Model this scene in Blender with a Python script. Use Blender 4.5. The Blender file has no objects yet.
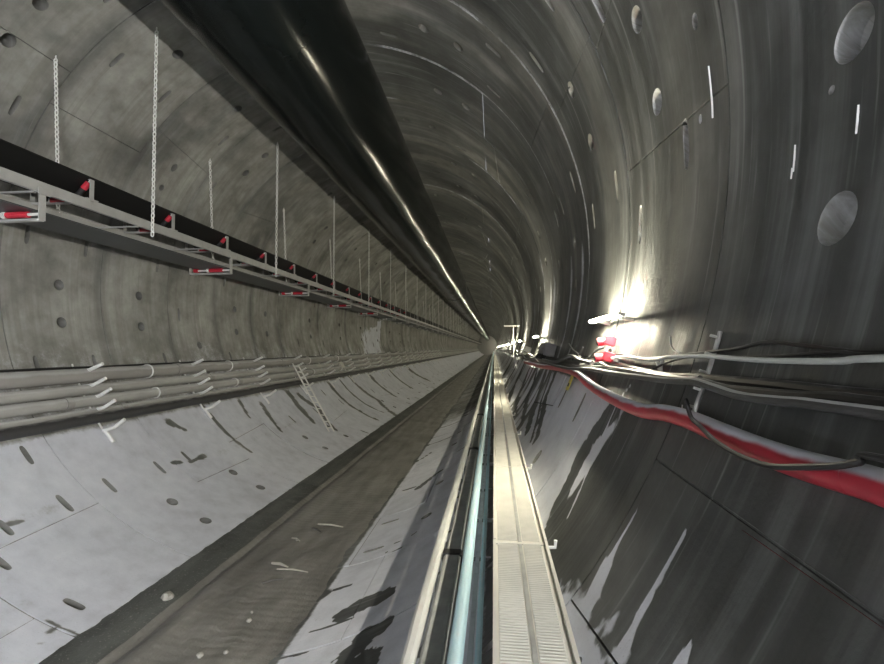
import bpy, math, random
import numpy as np
random.seed(7); rng = np.random.default_rng(7)
PI = math.pi
C = bpy.context.scene.collection
sc = bpy.context.scene

# ---------------------------------------------------------------- place and camera
R = 5.2                       # inner radius of the bored tunnel, axis at z = R, floor line at z = 0
FPX = 470.0
VP = (494.0, 348.0)
CAM = np.array([3.7024, 0.0, 3.7102])
W = 2.2048                    # width of one lining ring
Y0 = 5.33                     # joint where ring 0 starts
YEND = 255.0
_d = np.array([(VP[0]-442)/FPX, -(VP[1]-332)/FPX, 1.0]); _d /= np.linalg.norm(_d)
_u = np.array([math.sin(-.004), math.cos(-.004), 0.0]); _u -= _d*(_u@_d); _u /= np.linalg.norm(_u)
_r = np.cross(_u, _d)
if _r[0] < 0: _r = -_r
MW = np.array([_r, _d, _u])   # rows: world axes written in camera axes (right, up, forward)

def ray(u, v): return MW @ np.array([(u-442)/FPX, -(v-332)/FPX, 1.0])
def wallpt(u, v, r=R):
    """point of the lining (or of a cylinder of radius r) seen in that direction -> (angle deg, y)"""
    w = ray(u, v); ox, oz = CAM[0], CAM[2]-R
    a = w[0]**2+w[2]**2; b = ox*w[0]+oz*w[2]; c = ox*ox+oz*oz-r*r
    t = (-b+math.sqrt(b*b-a*c))/a
    p = CAM+w*t
    return math.degrees(math.atan2(p[2]-R, p[0])), p[1]
def cy(th, y, r=R):
    a = math.radians(th); return np.array([r*math.cos(a), y, R+r*math.sin(a)])

cd = bpy.data.cameras.new('camera'); cam = bpy.data.objects.new('camera', cd); C.objects.link(cam)
cd.sensor_fit = 'HORIZONTAL'; cd.sensor_width = 36.0; cd.lens = FPX/884*36.0; cd.clip_start = .02; cd.clip_end = 400
from mathutils import Matrix, Vector
mat = Matrix([[MW[i,0], MW[i,1], -MW[i,2], CAM[i]] for i in range(3)]+[[0,0,0,1]])
cam.matrix_world = mat
sc.camera = cam
sc.view_settings.view_transform = 'Standard'; sc.view_settings.look = 'None'
sc.view_settings.gamma = 1.0; sc.view_settings.use_curve_mapping = False
sc.cycles.max_bounces = 16; sc.cycles.diffuse_bounces = 10; sc.cycles.glossy_bounces = 4
sc.view_settings.exposure = 3.98

# ---------------------------------------------------------------- mesh helpers
class MB:
    def __init__(s): s.v = []; s.f = []; s.mi = []
    def add(s, vs, fs, m=0):
        o = len(s.v); s.v.extend([tuple(map(float, p)) for p in vs]); s.f.extend([tuple(i+o for i in f) for f in fs]); s.mi.extend([m]*len(fs)); return s
    def box(s, x0, x1, y0, y1, z0, z1, m=0):
        v = [(x,y,z) for x in (x0,x1) for y in (y0,y1) for z in (z0,z1)]
        return s.add(v, [(0,1,3,2),(4,6,7,5),(0,4,5,1),(2,3,7,6),(0,2,6,4),(1,5,7,3)], m)
    def bar(s, a, b, w, h, up=(0,0,1), m=0):
        a, b = np.array(a, float), np.array(b, float); d = b-a; d /= np.linalg.norm(d)
        up = np.array(up, float); sd = np.cross(d, up)
        if np.linalg.norm(sd) < 1e-4: sd = np.cross(d, (1,0,0))
        sd /= np.linalg.norm(sd); u2 = np.cross(sd, d)
        v = [p+sd*i*w/2+u2*j*h/2 for p in (a,b) for i in (-1,1) for j in (-1,1)]
        return s.add(v, [(0,1,3,2),(4,6,7,5),(0,4,5,1),(2,3,7,6),(0,2,6,4),(1,5,7,3)], m)
    def tube(s, pts, r, n=10, cap=True, m=0, sx=1.0, closed=False):
        P = np.array(pts, float); N = len(P)
        rr = np.full(N, r) if np.isscalar(r) else np.array(r, float)
        T = np.zeros_like(P)
        if closed: T = np.roll(P,-1,0)-np.roll(P,1,0)
        else:
            T[1:-1] = P[2:]-P[:-2]; T[0] = P[1]-P[0]; T[-1] = P[-1]-P[-2]
        T /= (np.linalg.norm(T, axis=1)[:,None]+1e-12)
        ref = np.array([0,0,1.0]) if abs(T[0][2]) < .9 else np.array([1.0,0,0])
        vs = []; prev = None
        for i in range(N):
            if prev is None: a = np.cross(T[i], ref)
            else: a = prev - T[i]*(prev@T[i])
            a /= (np.linalg.norm(a)+1e-12); prev = a; b = np.cross(T[i], a)
            for k in range(n):
                t = 2*PI*k/n; vs.append(P[i]+(a*math.cos(t)*sx+b*math.sin(t))*rr[i])
        fs = []
        for i in range(N if closed else N-1):
            j = (i+1) % N
            for k in range(n):
                fs.append((i*n+k, i*n+(k+1)%n, j*n+(k+1)%n, j*n+k))
        if cap and not closed: fs += [tuple(range(n-1,-1,-1)), tuple((N-1)*n+k for k in range(n))]
        return s.add(vs, fs, m)
    def sweep(s, prof, ys, m=0, closed=True):
        """a cross-section [(x,z)...] carried along the tunnel"""
        n = len(prof); vs = [(p[0], y, p[1]) for y in ys for p in prof]
        fs = [(i*n+k, i*n+(k+1)%n, (i+1)*n+(k+1)%n, (i+1)*n+k) for i in range(len(ys)-1) for k in range(n if closed else n-1)]
        if closed: fs += [tuple(range(n-1,-1,-1)), tuple((len(ys)-1)*n+k for k in range(n))]
        return s.add(vs, fs, m)
    def mesh(s, name, mats, smooth=True):
        me = bpy.data.meshes.new(name); me.from_pydata(s.v, [], s.f)
        for m in (mats if isinstance(mats, (list,tuple)) else [mats]): me.materials.append(m)
        me.polygons.foreach_set('material_index', s.mi)
        if smooth:
            me.polygons.foreach_set('use_smooth', [True]*len(s.f))
            try: me.set_sharp_from_angle(angle=math.radians(35))
            except Exception: pass
        me.update(); return me
    def build(s, name, mats, parent=None, smooth=True, loc=None):
        o = bpy.data.objects.new(name, s.mesh(name, mats, smooth)); C.objects.link(o)
        if loc is not None: o.location = loc
        if parent is not None: o.parent = parent
        return o
def tag(o, label=None, cat=None, group=None, kind=None):
    if label: o['label'] = label
    if cat: o['category'] = cat
    if group: o['group'] = group
    if kind: o['kind'] = kind
    return o
def thing(name, label, cat, loc=(0,0,0), group=None):
    o = bpy.data.objects.new(name, None); C.objects.link(o); o.location = loc; o.empty_display_size = .2
    return tag(o, label, cat, group)
def copy_tree(o, parent=None):
    c = o.copy(); C.objects.link(c)
    if parent is not None: c.parent = parent
    for ch in list(o.children): copy_tree(ch, c)
    return c
ORD = ['first','second','third','fourth','fifth','sixth','seventh','eighth','ninth','tenth','eleventh','twelfth']
def smooth(a, b, x): t = np.clip((x-a)/(b-a), 0, 1); return t*t*(3-2*t)
def spline(pts, n=8):
    P = np.array(pts, float); P = np.vstack([2*P[0]-P[1], P, 2*P[-1]-P[-2]]); out = []
    for i in range(1, len(P)-2):
        for k in range(n):
            t = k/n; a, b, c, d = P[i-1:i+3]
            out.append(.5*((2*b)+(-a+c)*t+(2*a-5*b+4*c-d)*t*t+(-a+3*b-3*c+d)*t**3))
    out.append(P[-2]); return np.array(out)
# value noise for wear maps
_tab = rng.random((256,256))
def vnoise(x, y):
    xi = np.floor(x).astype(int); yi = np.floor(y).astype(int); fx = x-xi; fy = y-yi
    fx = fx*fx*(3-2*fx); fy = fy*fy*(3-2*fy)
    g = lambda a, b: _tab[a % 256, b % 256]
    return (g(xi,yi)*(1-fx)+g(xi+1,yi)*fx)*(1-fy)+(g(xi,yi+1)*(1-fx)+g(xi+1,yi+1)*fx)*fy
def fbm(x, y, o=4):
    s = 0; a = .5; t = 0
    for i in range(o): s = s+a*vnoise(x*2**i+17*i, y*2**i+31*i); t += a; a *= .55
    return s/t

# ---------------------------------------------------------------- materials
def nodes(name):
    m = bpy.data.materials.new(name); m.use_nodes = True; nt = m.node_tree; nt.nodes.clear()
    out = nt.nodes.new('ShaderNodeOutputMaterial'); b = nt.nodes.new('ShaderNodeBsdfPrincipled')
    nt.links.new(b.outputs[0], out.inputs[0]); return m, nt, b
def N(nt, typ, **kw):
    n = nt.nodes.new(typ)
    for k, v in kw.items():
        if k == 'inp':
            for kk, vv in v.items():
                if hasattr(vv, 'is_linked') or isinstance(vv, bpy.types.NodeSocket): nt.links.new(vv, n.inputs[kk])
                else: n.inputs[kk].default_value = vv
        else: setattr(n, k, v)
    return n
def ramp(nt, fac, stops):
    n = nt.nodes.new('ShaderNodeValToRGB'); cr = n.color_ramp
    while len(cr.elements) < len(stops): cr.elements.new(.5)
    for e, (p, c) in zip(cr.elements, stops): e.position = p; e.color = (*c, 1) if len(c) == 3 else c
    nt.links.new(fac, n.inputs[0]); return n.outputs[0]
def mixc(nt, f, a, b, mode='MIX'):
    n = N(nt, 'ShaderNodeMix', data_type='RGBA', blend_type=mode)
    for i, v in ((0,f),(6,a),(7,b)):
        if isinstance(v, bpy.types.NodeSocket): nt.links.new(v, n.inputs[i])
        else: n.inputs[i].default_value = v if i == 0 else ((*v,1) if len(v) == 3 else v)
    return n.outputs[2]
def mth(nt, op, a, b=None, c=None, clamp=False):
    n = N(nt, 'ShaderNodeMath', operation=op, use_clamp=clamp)
    for i, v in enumerate((a,b,c)):
        if v is None: continue
        if isinstance(v, bpy.types.NodeSocket): nt.links.new(v, n.inputs[i])
        else: n.inputs[i].default_value = v
    return n.outputs[0]
def maprange(nt, v, a, b, c=0., d=1.):
    n = N(nt, 'ShaderNodeMapRange', interpolation_type='SMOOTHSTEP')
    for i, x in enumerate((v,a,b,c,d)):
        if isinstance(x, bpy.types.NodeSocket): nt.links.new(x, n.inputs[i])
        else: n.inputs[i].default_value = x
    return n.outputs[0]
def bump(nt, b, h, s=.3, d=.01):
    n = N(nt, 'ShaderNodeBump', inp={'Strength':s,'Distance':d,'Height':h}); nt.links.new(n.outputs[0], b.inputs['Normal'])
def simple(name, col, rough=.5, metal=0., var=.25, scale=6., dust=0., dustcol=(.55,.56,.60), bumpy=.0, spec=.5):
    """painted / metal / rubber surface with uneven tone, and dust settled on its upward faces"""
    m, nt, b = nodes(name)
    tc = N(nt, 'ShaderNodeTexCoord'); no = N(nt, 'ShaderNodeTexNoise', inp={'Vector':tc.outputs['Object'],'Scale':scale,'Detail':5.})
    c = mixc(nt, no.outputs[0], tuple(x*(1-var) for x in col), tuple(min(1,x*(1+var)) for x in col))
    rg = rough
    if dust > 0:
        g = N(nt, 'ShaderNodeNewGeometry'); sp = N(nt, 'ShaderNodeSeparateXYZ', inp={0:g.outputs['Normal']})
        n2 = N(nt, 'ShaderNodeTexNoise', inp={'Vector':tc.outputs['Object'],'Scale':scale*1.7,'Detail':6.})
        f = mth(nt, 'ADD', sp.outputs[2], mth(nt, 'MULTIPLY', mth(nt,'SUBTRACT',n2.outputs[0],.5), .7))
        f = maprange(nt, f, 1.0-dust, 1.35-dust)
        c = mixc(nt, f, c, dustcol); rg = mth(nt, 'ADD', mth(nt, 'MULTIPLY', f, .9-rough), rough)
    nt.links.new(c, b.inputs['Base Color'])
    if isinstance(rg, bpy.types.NodeSocket): nt.links.new(rg, b.inputs['Roughness'])
    else: b.inputs['Roughness'].default_value = rg
    b.inputs['Metallic'].default_value = metal; b.inputs['Specular IOR Level'].default_value = spec
    if bumpy: bump(nt, b, no.outputs[0], bumpy, .02)
    return m
def emis(name, col, st):
    m = bpy.data.materials.new(name); m.use_nodes = True; nt = m.node_tree; nt.nodes.clear()
    o = nt.nodes.new('ShaderNodeOutputMaterial'); e = nt.nodes.new('ShaderNodeEmission')
    e.inputs[0].default_value = (*col,1); e.inputs[1].default_value = st; nt.links.new(e.outputs[0], o.inputs[0]); return m

def lining_material():
    m, nt, b = nodes('segment_concrete')
    uv = N(nt, 'ShaderNodeUVMap', uv_map='arc')
    at = lambda n: N(nt, 'ShaderNodeAttribute', attribute_name=n).outputs['Fac']
    pale, dust = at('pale'), at('dust')
    def noise(sx, sy, scale, det=4., rough=.6, off=0.):
        mp = N(nt, 'ShaderNodeMapping', inp={'Vector':uv.outputs[0],'Location':(off,off*1.7,off),'Scale':(sx,sy,1)})
        return N(nt, 'ShaderNodeTexNoise', inp={'Vector':mp.outputs[0],'Scale':scale,'Detail':det,'Roughness':rough}).outputs[0]
    big = noise(1,1,.55,5.,.65); mid = noise(1,1,3.,5.,.6,3.); fine = noise(1,1,22.,4.,.6,7.)
    stk = noise(.16,4.,1.6,5.,.62,11.)         # runs down the wall, long along the arc
    stk2 = noise(.35,9.,2.2,3.,.5,5.)
    drip = noise(.10,6.5,1.3,2.,.5,21.)
    # bare concrete: dark wet on one side, pale dry on the other
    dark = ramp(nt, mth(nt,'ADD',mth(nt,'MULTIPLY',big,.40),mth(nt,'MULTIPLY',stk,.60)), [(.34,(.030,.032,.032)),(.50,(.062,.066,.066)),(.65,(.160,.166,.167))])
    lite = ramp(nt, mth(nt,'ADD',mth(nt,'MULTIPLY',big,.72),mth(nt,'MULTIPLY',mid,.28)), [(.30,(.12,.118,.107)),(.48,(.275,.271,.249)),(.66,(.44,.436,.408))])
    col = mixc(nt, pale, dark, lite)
    sf = maprange(nt, stk2, .60, .78)
    col = mixc(nt, mth(nt,'MULTIPLY',sf,mth(nt,'SUBTRACT',.55,mth(nt,'MULTIPLY',pale,.4))), col, (.34,.35,.35))
    df = maprange(nt, drip, .69, .76)
    col = mixc(nt, mth(nt,'MULTIPLY',df,mth(nt,'SUBTRACT',.36,mth(nt,'MULTIPLY',pale,.32))), col, (.5,.51,.52))
    col = mixc(nt, mth(nt,'MULTIPLY',maprange(nt,stk,.56,.36),mth(nt,'MULTIPLY',pale,.35)), col, (.15,.14,.12))
    # pale dust lying on it
    dn = mth(nt,'ADD', dust, mth(nt,'MULTIPLY', mth(nt,'SUBTRACT', mth(nt,'ADD',mth(nt,'MULTIPLY',mid,.6),mth(nt,'MULTIPLY',fine,.4)), .5), .55))
    dm = maprange(nt, dn, .38, .64)
    dcol = ramp(nt, mth(nt,'ADD',mth(nt,'MULTIPLY',big,.5),mth(nt,'MULTIPLY',mid,.5)), [(.32,(.48,.49,.54)),(.5,(.61,.625,.685)),(.7,(.72,.735,.79))])
    col = mixc(nt, dm, col, dcol)
    speck = maprange(nt, noise(1,1,60.,2.,.5,2.), .62, .72)
    col = mixc(nt, mth(nt,'MULTIPLY',speck,.22), col, (.10,.10,.10))
    nt.links.new(col, b.inputs['Base Color'])
    wet = maprange(nt, stk, .40, .62, .50, .74)
    rg = mth(nt,'ADD', mth(nt,'MULTIPLY',mth(nt,'SUBTRACT',1.,mth(nt,'MAXIMUM',dm,pale)),mth(nt,'SUBTRACT',wet,.85)), .85)
    nt.links.new(rg, b.inputs['Roughness'])
    b.inputs['Specular IOR Level'].default_value = .32
    hh = mth(nt,'ADD',mth(nt,'MULTIPLY',fine,.5),mth(nt,'ADD',mth(nt,'MULTIPLY',stk2,.6),mth(nt,'MULTIPLY',dm,.5)))
    bump(nt, b, hh, .35, .012)
    return m

M = dict(
 lining = lining_material(),
 duct = simple('black_duct_fabric', (.006,.0078,.0078), .17, 0, .3, 3., spec=.12, bumpy=.02),
 band = simple('duct_band', (.02,.022,.022), .4, 0, .2),
 belt = simple('black_belt_rubber', (.006,.006,.006), .55, 0, .3, 4., spec=.3),
 rbelt = simple('worn_belt_rubber', (.045,.050,.054), .45, 0, .25, 2.),
 galv = simple('galvanised_steel', (.46,.46,.45), .45, .35, .2, 5., dust=.25),
 chain = simple('chain_steel', (.78,.78,.76), .5, .1, .2, 20.),
 red = simple('red_paint', (.48,.025,.045), .4, 0, .2, 8.),
 pipe = simple('dusty_grey_pipe', (.27,.26,.245), .6, 0, .2, 1.5, dust=.75, dustcol=(.44,.44,.43)),
 pipe2 = simple('pale_grey_pipe', (.34,.335,.315), .6, 0, .2, 1.5, dust=.70, dustcol=(.47,.47,.46)),
 hose_black = simple('black_hose', (.035,.035,.036), .6, 0, .3, 2., dust=.25, dustcol=(.30,.30,.30)),
 cable = simple('black_cable_sheath', (.018,.018,.020), .45, 0, .3, 6., dust=.20, dustcol=(.33,.33,.34)),
 cable_dusty = simple('dusty_cable_sheath', (.05,.05,.052), .55, 0, .3, 9., dust=.62, dustcol=(.42,.43,.44)),
 cable_white = simple('white_cable_sheath', (.60,.62,.61), .45, 0, .12, 6.),
 redhose = simple('red_hose_under_dust', (.40,.020,.042), .4, 0, .18, 2.5, dust=.60, dustcol=(.62,.63,.70)),
 white = simple('white_dusted_metal', (.80,.80,.79), .6, 0, .12, 14.),
 yellow = simple('yellow_plastic', (.62,.50,.08), .5, 0, .15, 10.),
 grey = simple('grey_box_paint', (.24,.235,.255), .5, 0, .15, 8., dust=.3),
 cream = simple('cream_box_paint', (.58,.57,.52), .5, 0, .1, 8.),
 blackp = simple('black_plastic', (.015,.015,.016), .5, 0, .2),
 deck = simple('dusty_walkway_steel', (.50,.49,.44), .75, 0, .14, 3., dust=.55, dustcol=(.62,.60,.54)),
 deckedge = simple('pale_walkway_flange', (.54,.53,.49), .7, 0, .12, 4., dust=.45, dustcol=(.60,.58,.54)),
 blue = simple('pale_blue_pipe_paint', (.46,.66,.74), .55, 0, .08, 3., dust=.12, dustcol=(.60,.68,.72)),
 darksteel = simple('dark_dusty_steel', (.30,.305,.295), .65, 0, .25, 5., dust=.10, dustcol=(.42,.42,.40)),
 hosewhite = simple('white_dusted_hose', (.62,.62,.60), .75, 0, .12, 5.),
 greysteel = simple('grey_steel_strip', (.22,.225,.23), .5, .2, .2, 6., dust=.3),
 stick = simple('pale_wood', (.45,.43,.38), .8, 0, .25, 20.),
 darkstick = simple('dark_wet_wood', (.10,.095,.09), .7, 0, .25, 20.),
 stone = simple('pale_stone', (.34,.33,.30), .8, 0, .3, 15.),
 tube = emis('lamp_tube', (1.0,.99,.97), 300.), tube_soft = emis('dim_lamp_tube', (1.0,.93,.70), 42.), tube_fill = emis('fill_lamp_tube', (.98,.985,1.0), 440.),
)

def mud_material(name='wet_mud', cols=((.115,.111,.103),(.190,.183,.170),(.27,.26,.243)), wave=.22, grit=.25):
    m, nt, b = nodes(name)
    tc = N(nt, 'ShaderNodeTexCoord')
    n1 = N(nt, 'ShaderNodeTexNoise', inp={'Vector':tc.outputs['Object'],'Scale':1.1,'Detail':6.}).outputs[0]
    mp = N(nt, 'ShaderNodeMapping', inp={'Vector':tc.outputs['Object'],'Scale':(2.6,.35,1)})
    n2 = N(nt, 'ShaderNodeTexNoise', inp={'Vector':mp.outputs[0],'Scale':1.8,'Detail':5.}).outputs[0]
    c = ramp(nt, mth(nt,'ADD',mth(nt,'MULTIPLY',n1,.5),mth(nt,'MULTIPLY',n2,.5)), [(.32,cols[0]),(.52,cols[1]),(.70,cols[2])])
    n3 = N(nt, 'ShaderNodeTexNoise', inp={'Vector':tc.outputs['Object'],'Scale':34.,'Detail':4.}).outputs[0]
    c = mixc(nt, mth(nt,'MULTIPLY',maprange(nt,n3,.58,.72),grit), c, (.30,.29,.27))
    nt.links.new(c, b.inputs['Base Color']); b.inputs['Roughness'].default_value = .62
    w = N(nt, 'ShaderNodeTexWave', wave_type='BANDS', bands_direction='Y', inp={'Vector':tc.outputs['Object'],'Scale':2.2,'Distortion':3.5,'Detail':2.,'Detail Scale':1.5}).outputs['Fac']
    bump(nt, b, mth(nt,'ADD',mth(nt,'MULTIPLY',w,wave),mth(nt,'ADD',n2,mth(nt,'MULTIPLY',n3,.4))), .6, .03)
    return m
M['mud'] = mud_material(); M['grit'] = mud_material('dark_wet_grit', ((.045,.048,.045),(.085,.09,.084),(.14,.145,.138)), .05, .5)

# ---------------------------------------------------------------- wear maps of the lining
def seg_dist(px, py, ax, ay, bx, by):
    dx, dy = bx-ax, by-ay; L = dx*dx+dy*dy+1e-9
    t = np.clip(((px-ax)*dx+(py-ay)*dy)/L, 0, 1)
    return np.hypot(px-ax-t*dx, py-ay-t*dy), t
class Stains:
    def __init__(s): s.l = []
    def line(s, pts, w0, w1, val, strength=1., edge=.55):
        """a run of dust or water along the wall; pts are (angle, y)"""
        s.l.append(([(math.radians(t)*R, y) for t, y in pts], w0, w1, val, strength, edge))
    def px(s, pts, w0, w1, val, strength=1., edge=.55): s.line([wallpt(u, v) for u, v in pts], w0, w1, val, strength, edge)
    def apply(s, S, Y, D, P=None):
        wob = (fbm(S*3.1, Y*3.1)-.5); wob2 = (fbm(S*14+5, Y*14+2, 3)-.5)
        for pts, w0, w1, val, st, edge in s.l:
            pa = np.array(pts); mg = max(w0,w1)*1.6+.25
            sel = (S > pa[:,0].min()-mg) & (S < pa[:,0].max()+mg) & (Y > pa[:,1].min()-mg) & (Y < pa[:,1].max()+mg)
            if not sel.any(): continue
            x, y = S[sel], Y[sel]; best = np.zeros(len(x)); n = len(pts)-1
            for i in range(n):
                d, t = seg_dist(x, y, *pts[i], *pts[i+1])
                w = w0+(w1-w0)*((i+t)/n); w = w*(1+1.3*wob[sel]+.9*wob2[sel])
                best = np.maximum(best, 1-smooth(1-edge, 1+edge, d/np.maximum(w,1e-3)))
            D[sel] = D[sel]*(1-best*st)+val*best*st
            if P is not None and val < .3: P[sel] *= 1-.8*best*st
        return D
ST = Stains()
# wet dark runs through the dust of the right hand wall
ST.px([(622,398),(597,428),(575,466),(556,506)], .17, .10, .0, 1.)
ST.px([(590,444),(576,470),(563,498),(553,520)], .05, .12, .05, 1.)
for a, b_, c_, w in (((556,372),(545,400),(537,438),.13),((545,372),(535,402),(527,432),.15),((537,370),(526,400),(521,426),.10),
                    ((528,371),(517,398),(513,420),.16),((522,368),(513,388),(508,404),.2),((517,364),(508,380),(503,392),.25),
                    ((551,374),(541,402),(531,441),.05),((512,360),(505,372),(501,380),.4)):
    ST.px([a,b_,c_], w, w*.7, .0, .97)
# pale dusty runs on the dark near part of the right hand wall
ST.px([(686,530),(664,572),(640,615),(618,655)], .012, .055, .95)
ST.px([(640,503),(622,537),(607,563)], .008, .02, .9); ST.px([(606,566),(600,580),(592,600)], .07, .05, .9)
ST.px([(690,645),(680,664),(672,690)], .015, .06, .9)
ST.line([(-40,3.1),(-38.2,2.5),(-37,1.5)], .30, .28, .95)
ST.px([(632,383),(618,400),(604,432),(588,470),(566,520)], .02, .02, .75)
# chalky dashes
# left wall
ST.line([(176.,36.2),(179.9,35.6)], .35, .6, 1., .95); ST.line([(-179.9,35.6),(-172,34.2),(-160,32.6)], .6, 1.5, 1., .95)
for pts, w in (([(205,408),(228,434),(252,452)],.07),([(240,402),(250,418)],.08),([(262,405),(282,432)],.10),([(290,395),(302,410),(314,422)],.22),
               ([(300,396),(318,408),(336,430)],.16),([(330,385),(350,405),(378,420)],.16),([(342,383),(362,402),(382,412)],.12),
               ([(352,380),(378,400),(400,418)],.22),([(372,378),(395,396)],.25),([(392,373),(412,388)],.3),([(410,370),(428,380)],.4),
               ([(170,423),(185,430)],.10)):
    ST.px(pts, w, w*.6, .1, .9)
ST.px([(190,462),(204,456)], .05, .06, .1, .9); ST.px([(173,463),(180,462)], .05, .05, .1, .9); ST.px([(385,350),(400,356)],.3,.3,.2,.6)
ST.px([(8,525),(22,521)], .06, .03, .1, .85); ST.px([(47,620),(90,640)], .02, .03, .2, .8); ST.px([(55,628),(38,644)],.02,.02,.2,.8)
ST.px([(70,505),(10,520)],.10,.10,.42,.5,.8); ST.px([(205,455),(110,490)],.10,.14,.46,.4,.8); ST.px([(300,420),(215,455)],.1,.14,.42,.4,.8)
# strip right of the mud
for pts, w in (([(346,612),(372,600),(386,594)],.17),([(352,650),(366,635),(380,628)],.20),([(358,664),(352,690)],.2),([(418,488),(440,471)],.09),
               ([(326,592),(350,585)],.03),([(310,632),(352,618)],.022),([(282,658),(308,652)],.022),([(400,548),(394,551)],.03),([(385,553),(388,551)],.02),
               ([(412,535),(416,532)],.02),([(395,543),(400,541)],.02),([(428,445),(452,436)],.05),([(440,428),(462,420)],.05),([(445,412),(468,402)],.07),([(420,460),(432,452)],.04)):
    ST.px(pts, w, w*.8, .0, 1., .25)
BASE = {-2:-6.3, -1:12., 0:-155., 1:-173.6, 2:-173.8, 3:-160., 4:-174.}
def base(k): return BASE.get(k, -174. if k % 2 else -152.)
def dust_map(TH, Y, S, P=None, SW=None):
    """TH angle in (-180,180], Y along the tunnel"""
    D = np.zeros_like(TH); n = fbm(S*.9, Y*.9); nl = fbm(S*.35+40, Y*2.4+9); nn = fbm(S*6+3, Y*6+5)
    # left side below the pipes
    lf = smooth(-147, -142, TH)*(1-smooth(-105.6+1.4*(nn-.5), -103.8+1.6*(nn-.5), TH))
    D = np.maximum(D, lf*np.clip(.80+.5*(n-.5)-.5*np.clip(nl-.60,0,1)*smooth(12,20,Y), 0, 1))
    lu = ((TH < -147) | (TH > 165)); a = np.where(TH < 0, TH+180, TH-180)      # side wall above the pipes
    D = np.maximum(D, np.where(lu, smooth(-12, 26, a)*.46+.18*(n-.5), 0))
    # right of the mud up to the walkway
    D = np.maximum(D, smooth(-77+1.5*(nn-.5), -75.2+1.5*(nn-.5), TH)*(1-smooth(-48,-44,TH))*(.92+.3*(n-.5))*(1-.55*smooth(14,26,Y)))
    # right wall below the cables, beyond the wet dark near part
    yb = 4.05+.35*(nl-.5)+.02*(-20-TH)
    rw = smooth(-46,-44,TH)*(1-smooth(-22.5,-20.5,TH))
    far = smooth(yb-.10, yb+.14, Y)
    st = np.clip(1.9*(vnoise(S*.12+3, Y*3.3)-.42), 0, 1)*smooth(8, 10, Y)
    D = np.maximum(D, rw*far*np.clip(.85+.4*(n-.5)-.75*st, 0, 1))
    D = np.maximum(D, rw*(1-far)*.12*n)
    ov = smooth(-22,-19,TH)*(1-smooth(-2,14,TH)); D = np.maximum(D, ov*np.clip(1.6*(vnoise(S*.1+7,Y*2.6+2)-.5),0,1)*smooth(5,7,Y)*.8)
    v = np.mod(Y-Y0, W); e = np.minimum(v, W-v); up = smooth(-14,2,TH)*(1-smooth(112,135,TH))
    D = np.maximum(D, up*(1-smooth(.03,.075,e))*np.clip(1.5*vnoise(S*.5+9, np.floor(Y/W)*3.7+2)-.35, 0, .52))
    return ST.apply(SW, Y, D, P)
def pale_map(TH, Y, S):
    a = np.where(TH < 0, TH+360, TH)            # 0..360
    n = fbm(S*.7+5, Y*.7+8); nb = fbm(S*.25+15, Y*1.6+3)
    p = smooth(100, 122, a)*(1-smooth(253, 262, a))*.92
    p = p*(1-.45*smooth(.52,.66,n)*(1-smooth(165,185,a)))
    # edges of the ring darker and dirtier
    v = np.mod(Y-Y0, W); e = np.minimum(v, W-v)
    p = p*(1-.50*(1-smooth(.03,.34,e))*smooth(.40,.58,nb))
    q = .10+.34*smooth(.46,.66,nb)              # side and crown: patchy, ring by ring
    k = np.floor((Y-Y0)/W).astype(int); q = q*np.where((k < 1) & (k > -3), .60, .15+1.5*_tab[(k*37) % 256, 11])
    return np.clip(np.maximum(p, q), 0, 1)

# ---------------------------------------------------------------- the lining
RINGS = list(range(-11, int((YEND-Y0)/W)+1))
def joints(k):
    if k == -1: return [(21.5,-1.2),(3.6,2.8),(-54,0),(-112,0),(-170,0),(132,0),(76,0)]
    if k == -2: return [(-25,.2),(-34.2,-4.6),(12.4,0),(70,0),(128,1),(-174,0),(-116,0),(-72,0)]
    if k == 2: return [(139.6,3.2),(168,0),(-122,0),(-64,0),(-20,0),(26,-1.5),(82,0)]
    if k == 0: return [(-126,-1.5),(-68,0),(-18,0),(24,2),(80,0),(138,0),(176,0)]
    c = base(k)+29; r_ = random.Random(k*13+5)
    out = []
    for j in range(6):
        t = c+58*j; t = (t+180) % 360-180
        out.append((t, r_.choice((0,0,2.5,-2.5))))
    return out
def holes(k):
    """(angle, v, half size along the arc, half size along the tunnel, depth, kind)"""
    h = []; c = base(k)
    for j in range(6):
        t = c+58*j
        for q in (-4.3, 4.3): h.append((t+q, 1.17, .112, .112, .28, 'round'))
        for q in (-14., 14.):
            for v in (.45, 1.75):
                if k > 1 and (k*31+j*17+int(q)*5+int(v*4)*7) % 5 > 1: continue
                h.append((t+q, v, .19, .048, .10, 'slot'))
    if k == -1: h = [x for x in h if not (x[5] == 'slot' and -30 < (x[0]+180) % 360-180 < 30)]+[(1.1,.68,.20,.05,.12,'slot'),(-2.5,1.84,.20,.05,.12,'slot'),(23.3,1.76,.2,.06,.12,'slot'),(9.2,.32,.06,.04,.08,'round'),(1.9,.42,.035,.025,.06,'round')]
    if k == -2: h = [x for x in h if not (x[5] == 'slot' and -40 < (x[0]+180) % 360-180 < 30)]+[(-3.9,1.29,.02,.02,.05,'round'),(-37.4,1.68,.045,.035,.10,'round')]
    if k == 0: h = [x for x in h if not (x[5] == 'slot' and -135 < (x[0]+180) % 360-180 < -100)]+[(-129.2,1.72,.20,.05,.10,'slot'),(-128.7,.75,.16,.05,.10,'slot'),(-123.4,.36,.18,.05,.10,'slot'),(-110.5,-.38+.8,.16,.05,.10,'slot')]
    if k == 2: h = h+[(144.5,1.08,.11,.08,.1,'round'),(151,1.06,.08,.08,.1,'round')]
    out = []
    for x in h:
        t = (x[0]+180) % 360-180
        if -104.5 < t < -74.5: continue
        out.append((t,)+x[1:])
    return out
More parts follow.
